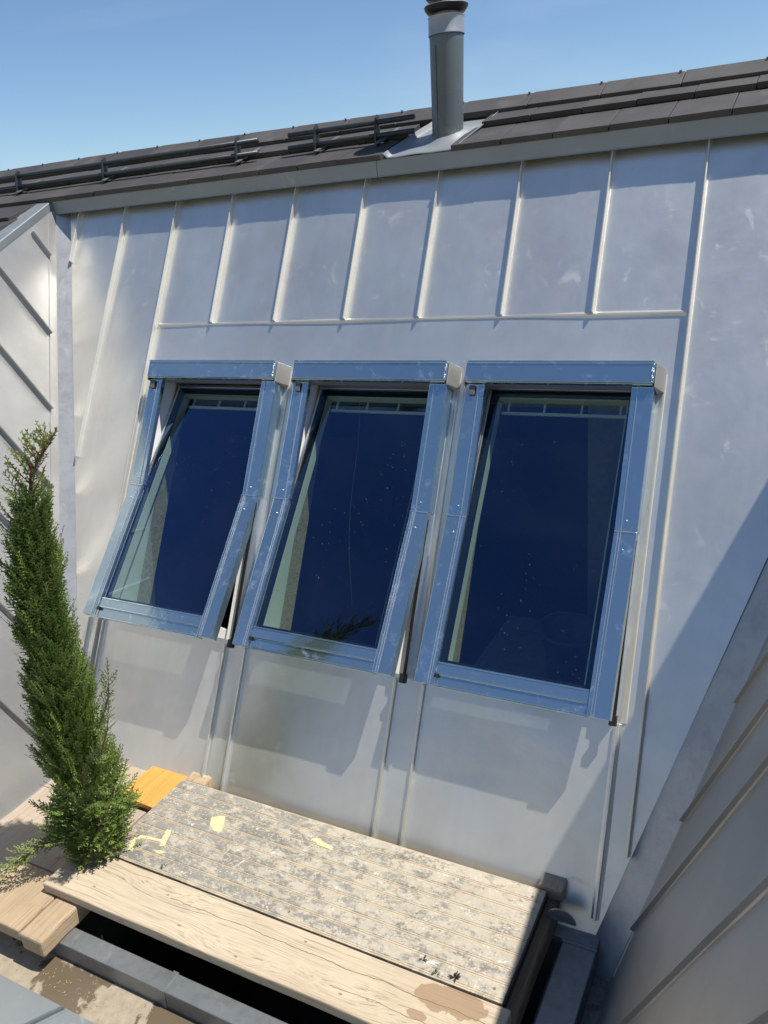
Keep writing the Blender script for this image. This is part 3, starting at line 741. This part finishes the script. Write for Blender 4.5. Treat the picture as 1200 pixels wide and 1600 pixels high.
    # sash frame: white timber behind the glass
    g0, g1 = x0+.088, x1-.088
    bm = bmesh.new()
    box(bm, g0-.022, g0+.026, -.67, .60, -.062, -.012, T); box(bm, g1-.028, g1+.022, -.67, .60, -.062, -.012, T)
    box(bm, g0+.0285, g1-.0285, -.67, -.615, -.062, -.012, T); box(bm, g0+.0285, g1-.0285, .552, .60, -.062, -.012, T)
    finish('sash_frame', bm, 'white', win, bevel=.002)
    bm = bmesh.new()   # upper outer rails of the sash
    box(bm, g0-.018, g1+.018, .585, .602, -.010, .012, T)
    for a in (g0-.018, g1+.006): box(bm, a, a+.012, .004, .5845, -.010, .008, T)
    finish('sash_rail', bm, 'clad_light', win, bevel=.0015)
    bm = bmesh.new()
    for a, b_ in ((g0-.004, g0+.026), (g1-.020, g1+.004)): box(bm, a, b_, -.612, .584, -.0095, -.001, T)
    box(bm, g0+.0265, g1-.0205, .556, .584, -.0095, -.001, T); box(bm, g0+.0265, g1-.0205, -.612, -.600, -.0095, -.001, T)
    finish('gasket', bm, 'gasket', win)
    bm = bmesh.new(); box(bm, g0-.003, g1+.003, -.611, .583, -.0005, .0035, T)
    finish('glass', bm, 'glass', win)
    # ventilation bar with prongs seen through the top of the glass
    bm = bmesh.new()
    box(bm, g0+.03, g1-.03, .500, .512, -.075, -.062, T)
    for k in range(4):
        xx = g0+.06 + (g1-g0-.12)*k/3; box(bm, xx-.004, xx+.004, .5125, .552, -.072, -.06, T)
    finish('ventilation_bar', bm, 'white', win, bevel=.002)
    # small tab hanging at the top left corner
    bm = bmesh.new(); box(bm, x0+.018, x0+.046, .905, .950, .0805, .088, F); finish('tab', bm, 'greytab_shade', win, bevel=.005)
    # black gasket strip and hinge stay down the open right side
    bm = bmesh.new()
    box(bm, x1-.011, x1+.001, WB-.005, PIV-.03, .0625, .071, F); box(bm, x1-.02, x1+.006, WB-.018, WB+.02, .055, .082, F)
    finish('weather_strip', bm, 'gasket', win, bevel=.001)
    bm = bmesh.new(); box(bm, x0+.083, x0+.098, -.676, -.660, .013, .030, T); finish('corner_plug', bm, 'gasket', win, bevel=.002)

# things faintly seen inside
bm = bmesh.new()
pts = []
for k in range(15):
    t = k/14; pts.append((-2.15+.02*math.sin(t*7)+.10*t, 3.75-.5*t, -.75-1.15*t))
tube(bm, pts, .0024, 6)
tag(finish('cable', bm, 'cable', None, smooth=True, origin=(-1.9, 2.9, -1.5)), 'thin pale cable hanging behind the middle window', 'cable')
bk = root('bucket', 'grey bucket standing in the room behind the right window', 'bucket', (-.95, 3.6, -2.35))
bm = bmesh.new(); lathe(bm, -.95, 3.6, [(.0, -2.35), (.13, -2.35), (.16, -2.05), (.175, -2.05), (.175, -2.035), (.155, -2.035), (.125, -2.33)], 32); finish('body', bm, 'bucket', bk, smooth=True)
bm = bmesh.new(); tube(bm, [(-.95+.175*math.cos(a), 3.6, -2.05+.10*math.sin(a)) for a in [math.pi*k/16 for k in range(17)]], .006, 6); finish('handle', bm, 'bucket', bk, smooth=True)
bs = root('work_bench', 'dark work bench with a pale upright board in the room behind the right window', 'bench', (-.9, 3.7, -3.3))
bm = bmesh.new(); box(bm, -1.5, -.3, 3.35, 4.2, -2.40, -2.352); finish('top', bm, 'room_light', bs)
for lx, ly in ((-1.45, 3.4), (-.4, 3.4), (-1.45, 4.1), (-.4, 4.1)):
    bm = bmesh.new(); box(bm, lx, lx+.06, ly, ly+.06, -3.3, -2.401); finish('leg', bm, 'room', bs)
bm = bmesh.new(); box(bm, -1.05, -.84, 4.3, 4.33, -3.28, -.95)
tag(finish('board', bm, 'room_light', None, origin=(-.95, 4.3, -3.28)), 'pale narrow board standing upright in the room behind the right window', 'board')

# ------------------------------------------------------------------ curb, shaft and floor
CZ = -2.530
bm = bmesh.new()
x_l, x_r = -3.25, -.497; yf, yb_ = 1.422, 2.33
def ring(bm, z0, z1, t):
    box(bm, x_l, -1.872, yf, yf+t, z0, z1); box(bm, -1.868, x_r, yf, yf+t, z0, z1)
    box(bm, x_r-.122, x_r, yf+t+.001, yb_-.14, z0, z1); box(bm, x_l, -2.56, yf+t+.001, yb_, z0, z1)
    box(bm, -2.559, x_r, yb_-.139, yb_, z0, z1)
ring(bm, -3.0, CZ, .079)
curb = finish('curb', bm, 'zinc_curb', house, bevel=.004)
bm = bmesh.new()   # folded joints of the capping
box(bm, -1.882, -1.858, yf-.003, yf+.082, -2.62, CZ+.003); finish('capping_joint', bm, 'zinc_curb', curb, bevel=.001); bm = bmesh.new()
box(bm, x_r-.124, x_r+.002, yb_-.155, yb_-.143, -2.6, CZ+.003)
finish('capping_joint', bm, 'zinc_curb', curb, bevel=.001)
bm = bmesh.new(); box(bm, -2.56, -.61, 1.50, 2.189, -3.5, -3.45)
for a in ((-2.56, -2.552, 1.502, 2.189), (-.628, -.620, 1.502, 2.189), (-2.55, -.63, 1.503, 1.511), (-2.55, -.63, 2.180, 2.188)): box(bm, a[0], a[1], a[2], a[3], -3.449, CZ-.02)
split('shaft_lining', bm, 'void', house)
bm = bmesh.new(); box(bm, -3.5, x_r, 1.262, yf-.001, -2.74, -2.612)
finish('gutter_floor', bm, 'floor', house)
bm = bmesh.new(); n_=16
box(bm, x_r+.001, -.30, .9, 2.45, -2.74, -2.612); finish('valley_floor', bm, 'dirty', house)
bm = bmesh.new()
hexa(bm, [Vector(p) for p in ((-3.4, 1.2615, -2.72), (-.30, 1.2615, -2.72), (-.30, -.3, -2.70), (-3.4, -.3, -2.70), (-3.4, 1.2615, -2.598), (-.30, 1.2615, -2.598), (-.30, -.3, -2.26), (-3.4, -.3, -2.26))])
finish('front_apron', bm, 'zinc_plate', house)
A = Vector((-2.20, 1.255, -2.596)); B = Vector((-2.62, .2, -2.367)); nq = Vector((0, .212, .977)).normalized(); dq = (B-A).normalized()
bm = bmesh.new(); extrude(bm, LOW, A, B, dq.cross(nq), nq); finish('standing_seam', bm, 'zinc_old', house)

# ------------------------------------------------------------------ timber
def board(name, mat, x0, x1, y0, y1, z0, z1, label, cat, group=None, rot=0., bev=.004, seg=10, wob=.0015, along='X', tilt=0.):
    bm = bmesh.new(); n_ = seg; rings = []
    for i in range(n_+1):
        t = i/n_; j = lambda k: wob*mnoise.noise(Vector((t*6, k*3.1, x0*7+y0)))
        if along == 'X':
            x = x0+(x1-x0)*t; q = [(x, y0+j(1), z0+j(2)), (x, y1+j(3), z0+j(2)), (x, y1+j(3), z1+j(4)), (x, y0+j(1), z1+j(4))]
        else:
            y = y0+(y1-y0)*t; q = [(x0+j(1), y, z0+j(2)), (x1+j(3), y, z0+j(2)), (x1+j(3), y, z1+j(4)), (x0+j(1), y, z1+j(4))]
        rings.append([bm.verts.new(p) for p in q])
    for a, b_ in zip(rings, rings[1:]):
        for k in range(4): bm.faces.new((a[k], a[(k+1) % 4], b_[(k+1) % 4], b_[k]))
    bm.faces.new(rings[0]); bm.faces.new(rings[-1])
    c = Vector(((x0+x1)/2, (y0+y1)/2, z0))
    if rot: bmesh.ops.rotate(bm, verts=bm.verts[:], cent=c, matrix=Matrix.Rotation(rot, 3, 'Z'))
    o = finish(name, bm, mat, None, bevel=bev, origin=c)
    return tag(o, label, cat, group)
TZ = -2.400
# grooved formwork panel
fp = root('formwork_panel', 'grey paint spattered grooved panel lying over the opening behind the bleached plank', 'panel', (-1.575, 2.0, -2.428))
prof = []; y = 1.758; y1 = 2.252
while y < y1-.001:
    nxt = min(y + .061, y1)
    prof += [(y+.0005, 0), (y+.0055, 0), (y+.0065, -.0022), (y+.0085, -.0022), (y+.0095, 0), (min(y+.014, nxt), 0), (min(y+.015, nxt), -.0018), (min(y+.0165, nxt), -.0018), (min(y+.0175, nxt), 0)]
    y = nxt
top = [(a, TZ+b_) for a, b_ in prof] + [(y1, TZ)]
bm = bmesh.new()
rows = []
XS = [-2.452 + 1.752*i/20 for i in range(21)]
for x in XS: rows.append([bm.verts.new((x, a, b_+.0012*mnoise.noise(Vector((x*3, a*5, 0))))) for a, b_ in top])
for a, b_ in zip(rows, rows[1:]):
    for k in range(len(top)-1): bm.faces.new((a[k], a[k+1], b_[k+1], b_[k]))
bot0 = [bm.verts.new((XS[0], top[0][0], TZ-.028)), bm.verts.new((XS[0], top[-1][0], TZ-.028))]; bot1 = [bm.verts.new((XS[-1], top[0][0], TZ-.028)), bm.verts.new((XS[-1], top[-1][0], TZ-.028))]
bm.faces.new(rows[0] + [bot0[1], bot0[0]]); bm.faces.new(rows[-1] + [bot1[1], bot1[0]])
bm.faces.new([r[0] for r in rows] + [bot1[0], bot0[0]]); bm.faces.new([r[-1] for r in rows] + [bot1[1], bot0[1]]); bm.faces.new([bot0[0], bot0[1], bot1[1], bot1[0]])
finish('panel_top', bm, 'form', fp)
bm = bmesh.new(); box(bm, -.699, -.693, 1.762, 2.25, TZ-.034, TZ-.001); finish('edge_strip', bm, 'gasket', fp)
bm = bmesh.new()
for cy_, cz in ((1.80, 0), (2.21, 0)):
    for cx_ in (-.74, -1.55, -2.41): bmesh.ops.create_cone(bm, cap_ends=True, segments=10, radius1=.0045, radius2=.0045, depth=.003, matrix=Matrix.Translation((cx_, cy_, TZ+.0004)))
finish('nail_head', bm, 'log', fp)
def paint(poly, ph):
    bm = bmesh.new(); n_ = []
    for i, p in enumerate(poly):
        q = poly[(i+1) % len(poly)]
        for k in range(5):
            t = k/5; x = p[0]+(q[0]-p[0])*t; y_ = p[1]+(q[1]-p[1])*t
            n_.append((x+.006*mnoise.noise(Vector((x*90, y_*90, ph))), y_+.006*mnoise.noise(Vector((x*90, y_*90, ph+5)))))
    a = [bm.verts.new((x, y_, TZ+.0014)) for x, y_ in n_]; c = [bm.verts.new((x, y_, TZ-.001)) for x, y_ in n_]
    bm.faces.new(a); bm.faces.new(c[::-1])
    for i in range(len(a)): bm.faces.new((a[i], c[i], c[(i+1) % len(a)], a[(i+1) % len(a)]))
    bmesh.ops.triangulate(bm, faces=[f for f in bm.faces if len(f.verts) > 4])
    finish('paint_mark', bm, 'yellow', fp)
PAINT_HERE = True
paint([(-2.365, 1.803), (-2.408, 1.865), (-2.382, 1.896), (-2.275, 1.907), (-2.294, 1.96), (-2.270, 1.968), (-2.235, 1.883), (-2.256, 1.874), (-2.267, 1.894), (-2.359, 1.881), (-2.381, 1.864), (-2.344, 1.807)], 1)
paint([(-2.159, 2.099), (-2.104, 2.129), (-2.072, 2.078), (-2.058, 2.042), (-2.092, 2.033), (-2.136, 2.061)], 2)
paint([(-1.669, 2.15), (-1.657, 2.167), (-1.564, 2.146), (-1.562, 2.127), (-1.617, 2.132)], 3)
paint([(-2.262, 1.842), (-2.235, 1.858), (-2.205, 1.856), (-2.21, 1.845), (-2.24, 1.838)], 4)
# front plank, back batten and so on
board('scaffold_plank', 'plank', -2.570, -.665, 1.530, 1.752, TZ-.044, TZ+.001, 'long sun bleached plank with a brown wet stain, before the grooved panel', 'plank', seg=24, wob=.004, bev=.006)
board('support_batten', 'log', -.715, -.655, 1.46, 2.31, -2.529, -2.446, 'dark brown batten on the curb under the right ends of panel and plank', 'batten', along='Y', bev=.012, wob=.005)
board('timber_block', 'boards', -.735, -.640, 2.262, 2.345, -2.442, -2.385, 'short rounded timber block between the panel corner and the metal wall', 'block', along='Y', bev=.02, wob=.004)
board('timber_block', 'beam', -2.452, -2.335, 2.262, 2.345, -2.452, -2.402, 'short rounded timber block behind the left end of the grooved panel by the orange board', 'block', along='Y', bev=.02, wob=.004)
bm = bmesh.new()
n_ = 14; P = [(-.655, 2.205, -2.418+.0)] 
arc = [(-.655 + .055*math.cos(a), 2.215, -2.455 + .055*math.sin(a)) for a in [math.pi*k/n_ for k in range(n_+1)]]
a0 = [bm.verts.new((x+.03, y_-.035, z_+.012)) for x, y_, z_ in arc]; a1 = [bm.verts.new((x+.03, y_-.029, z_+.012)) for x, y_, z_ in arc]
bm.faces.new(a0); bm.faces.new(a1[::-1])
for i in range(len(a0)): bm.faces.new((a0[i], a0[(i+1) % len(a0)], a1[(i+1) % len(a0)], a1[i]))
tag(finish('metal_hook', bm, 'hook', None, bevel=.0012, origin=(-.625, 2.18, -2.455)), 'small rounded metal plate standing on edge beside the right corner of the panel', 'hook')
board('beam_end', 'beam', -2.505, -2.385, 1.345, 1.93, -2.529, -2.447, 'thick tan beam end under the left end of the bleached plank', 'beam', along='Y', bev=.010, wob=.006)
board('weathered_board', 'beam', -2.83, -2.512, 1.350, 1.62, -2.505, -2.449, 'short sunlit tan board left of the thick beam end', 'board', along='Y', bev=.006, wob=.003)
board('weathered_board', 'boards', -2.80, -2.512, 1.624, 2.06, -2.505, -2.451, 'weathered board beneath the columnar shrub', 'board', along='Y', bev=.005, wob=.003)
board('weathered_board', 'boards', -3.135, -2.836, 1.36, 2.30, -2.505, -2.452, 'weathered board at the left edge beside the zinc cheek', 'board', along='Y', bev=.005, wob=.004)
board('weathered_board', 'boards', -2.832, -2.70, 2.066, 2.32, -2.505, -2.454, 'short weathered board between orange board and metal wall', 'board', along='Y', bev=.005, wob=.003)
board('bearer', 'log', -3.13, -2.515, 1.44, 1.50, -2.529, -2.5055, 'dark bearer on the curb beneath the weathered boards', 'bearer', along='X', bev=.004)
board('orange_board', 'orange', -2.70, -2.455, 2.075, 2.315, -2.450, -2.426, 'small orange stained board by the metal wall behind the shrub', 'board', along='Y', bev=.002, rot=rad(-3))

# small debris
def sprig(x, y, z, mat, label, seed, sc=1.):
    random.seed(seed); bm = bmesh.new()
    for k in range(9):
        a = random.uniform(0, 6.28); l = random.uniform(.008, .017)*sc; p = Vector((x, y, z)) + Vector((math.cos(a), math.sin(a), 0))*random.uniform(0, .008)
        q = p + Vector((math.cos(a), math.sin(a), .25))*l; tube(bm, [p, p.lerp(q, .5)+Z*.002, q], [.0016*sc, .0026*sc, .001*sc], 5)
    tag(finish('sprig', bm, mat, None, smooth=True, origin=(x, y, z)), label, 'sprig')
sprig(-.875, 1.785, TZ+.004, 'leaf_dark', 'black seed cluster on the panel above the wet stain', 3, 1.15)
sprig(-1.0, 1.812, TZ+.004, 'leaf', 'small green sprig on the grooved panel near its right front edge', 4, .8)
sprig(-.94, 1.775, TZ+.004, 'leaf', 'pale green sprig on the seam beside the black seed cluster', 5, .7)
sprig(-2.158, 1.790, TZ+.004, 'leaf', 'green sprig on the panel below the yellow paint mark', 6, .7)
random.seed(11); bm = bmesh.new()
for k in range(260):
    t = random.random(); x = -2.50+.12*t+random.gauss(0, .03); y_ = 1.60+.42*t*random.uniform(.6, 1.1)+random.gauss(0, .02)
    if x < -2.445 and y_ > 1.75: continue
    if x < -2.56: continue
    l = random.uniform(.0015, .0042); a = random.uniform(0, 3.14); c = Vector((x, y_, TZ+.002))
    d = Vector((math.cos(a), math.sin(a), 0))*l; e = Vector((-d.y, d.x, 0))*.35
    hexa(bm, [c-d-e, c+d-e, c+d+e, c-d+e, c-d-e+Z*.0015, c+d-e+Z*.0015, c+d+e+Z*.0015, c-d+e+Z*.0015])
tag(finish('wood_chips', bm, 'beam', None, origin=(-2.45, 1.75, TZ)), 'tan wood chips scattered at the left end of the panel', 'chips', kind='stuff')
random.seed(12); bm = bmesh.new()
for k in range(90):
    x = random.gauss(-2.30, .12); y_ = random.gauss(1.33, .02); l = random.uniform(.001, .004); c = Vector((x, max(1.25, min(1.38, y_)), -2.611)); a = random.uniform(0, 3.14)
    d = Vector((math.cos(a), math.sin(a), 0))*l; e = Vector((-d.y, d.x, 0))*.4
    hexa(bm, [c-d-e, c+d-e, c+d+e, c-d+e, c-d-e+Z*.001, c+d-e+Z*.001, c+d+e+Z*.001, c-d+e+Z*.001])
tag(finish('wood_chips', bm, 'beam', None, origin=(-2.3, 1.33, -2.612)), 'tan wood chips on the wet gutter floor', 'chips', kind='stuff')

# ------------------------------------------------------------------ columnar conifer
random.seed(21)
tr = root('conifer', 'slim columnar green conifer standing on the weathered boards at the left', 'conifer', (-2.52, 1.77, -2.449))
axis = [(-2.52, 1.77, -2.449), (-2.50, 1.78, -2.2), (-2.505, 1.78, -1.95), (-2.505, 1.77, -1.65), (-2.465, 1.76, -1.35), (-2.42, 1.76, -1.02), (-2.34, 1.755, -.82), (-2.25, 1.75, -.69), (-2.20, 1.75, -.64)]
rads = [.12, .155, .145, .115, .085, .065, .035, .025, .015]
def axp(z):
    for (a, ra), (b_, rb) in zip(zip(axis, rads), zip(axis[1:], rads[1:])):
        if z <= b_[2]:
            t = max(0, (z-a[2])/(b_[2]-a[2])); return Vector(a).lerp(Vector(b_), t), ra+(rb-ra)*t
    return Vector(axis[-1]), .02
bm = bmesh.new(); tube(bm, axis[:6], [.022, .02, .018, .015, .012, .009], 8); trunk = finish('trunk', bm, 'bark', tr, smooth=True)
verts = []; faces = []
def leaflet(p, d, l, wd, up_):
    s_ = d.cross(up_); 
    if s_.length < 1e-4: s_ = d.orthogonal()
    s_ = s_.normalized()*wd; th = s_.cross(d).normalized()*wd*.45; i = len(verts)
    m_ = p + d*l*.5
    verts.extend([p, m_+s_+th*.3, p+d*l, m_-s_+th*.3, m_+th*1.1])
    faces.extend([(i, i+1, i+4), (i+1, i+2, i+4), (i+2, i+3, i+4), (i+3, i, i+4)])
def spray(p, d, L, dens=1.):
    """flat fan: a curved stem with alternating side shoots, each set with scale leaves"""
    side = d.cross(Vector((random.uniform(-.6, .6), random.uniform(-.6, .6), 1))).normalized(); upv = side.cross(d).normalized()
    n_ = max(4, int(L/.0075)); bend = Z*random.uniform(.1, .5)
    for k in range(n_):
        t = k/n_; q = p + d*(L*t) + bend*(L*t*t*.5); dd = (d + bend*t).normalized()
        leaflet(q, dd, .013, .0031, upv)
        sg = 1 if k % 2 else -1; ll = L*.42*(1-t*.75)*random.uniform(.7, 1.1); m_ = max(1, int(ll/.008)); sd_ = (dd*.75 + side*sg*.8 + upv*random.uniform(-.25, .25)).normalized()
        for j in range(m_): leaflet(q + sd_*(j*.008), (sd_ + dd*.25*(j % 2) + side*sg*.2*((j+1) % 2)).normalized(), .0125, .0030, upv)
def emit(name, mat):
    global verts, faces
    off = base_of(tr); me = bpy.data.meshes.new(name); me.from_pydata([v-off for v in verts], [], faces); me.update()
    o = link(name, me, tr, M[mat]); verts = []; faces = []; return o
N_SPR = 5600
for k in range(N_SPR):
    z = -2.42 + (1.72)*random.random()**1.0
    c, r = axp(z); a = random.uniform(0, 2*math.pi)
    lump = 1 + .75*mnoise.noise(Vector((math.cos(a)*1.6, math.sin(a)*1.6, z*7)))
    rr = r*lump*(random.random()**.30)*.80
    if random.random() < max(0, (z+1.06)*3.6): continue
    p = c + Vector((math.cos(a)*rr, math.sin(a)*rr, 0))
    upw = random.uniform(1.1, 2.4) if z > -2.1 else random.uniform(.0, 1.2)
    d = Vector((math.cos(a+random.uniform(-.7, .7)), math.sin(a+random.uniform(-.7, .7)), upw)).normalized()
    spray(p, d, random.uniform(.04, .08) if random.random() > .06 else random.uniform(.09, .13))
emit('crown', 'foliage')
# leading shoot: red stem with open sprays; side shoots that stand out of the column
lead = [Vector(axis[5])-Z*.15, Vector(axis[5]), Vector((-2.385, 1.757, -.93)), Vector((-2.365, 1.755, -.83)), Vector((-2.335, 1.752, -.735)), Vector((-2.265, 1.75, -.66)), Vector((-2.19, 1.75, -.60))]
bm = bmesh.new(); tube(bm, lead, [.010, .0085, .0075, .0065, .0052, .0035, .0015], 7); 
twigs = []
for k in range(44):
    t = k/44; i = min(len(lead)-2, int(t*(len(lead)-1))); f = t*(len(lead)-1)-i; p = lead[i].lerp(lead[i+1], f)
    a = k*2.4; L = .13*(1-t)+.05; d = Vector((math.cos(a)*.85, math.sin(a)*.5, .85)).normalized(); e = p + d*L
    twigs.append((p, d, L)); tube(bm, [p, p+d*L*.6, e+Z*.01], [.0025, .0018, .001], 5)
def shoot(pts):
    tube(bm, pts, [.004 - .003*i/(len(pts)-1) for i in range(len(pts))], 5); out_ = []
    for i in range(len(pts)-1):
        for f in (0, .25, .5, .75):
            p = Vector(pts[i]).lerp(Vector(pts[i+1]), f); d0 = (Vector(pts[i+1])-Vector(pts[i])).normalized()
            for sg in (-1, 1):
                sd_ = (d0 + d0.cross(Y).normalized()*sg*.7 + Y*random.uniform(-.4, .4)).normalized(); out_.append((p, sd_, random.uniform(.045, .085)))
        
    out_.append((Vector(pts[-1]), d0, .07)); return out_
SH = shoot([(-2.33, 1.72, -1.88), (-2.22, 1.68, -1.78), (-2.13, 1.66, -1.64), (-2.085, 1.65, -1.53)])
SH += shoot([(-2.32, 1.78, -1.75), (-2.26, 1.80, -1.62), (-2.235, 1.80, -1.52)])
SH += shoot([(-2.60, 1.68, -2.30), (-2.68, 1.58, -2.33), (-2.77, 1.50, -2.39), (-2.86, 1.44, -2.44)])
SH += shoot([(-2.56, 1.66, -2.28), (-2.64, 1.54, -2.29), (-2.70, 1.46, -2.33)])
SH += shoot([(-2.50, 1.72, -1.10), (-2.57, 1.68, -1.0), (-2.60, 1.66, -.93)])
split('stem', bm, 'redstem', tr, smooth=True)
for (p, d, L) in twigs:
    for q in range(5):
        b_ = p + d*L*(.15+.2*q); spray(b_, (d + Vector((random.uniform(-.7, .7), random.uniform(-.4, .4), .25))).normalized(), random.uniform(.028, .05))
for (p, d, L) in SH: spray(p, d, L)
emit('shoots', 'tips')
print('tris', len(bpy.data.meshes['crown'].polygons))
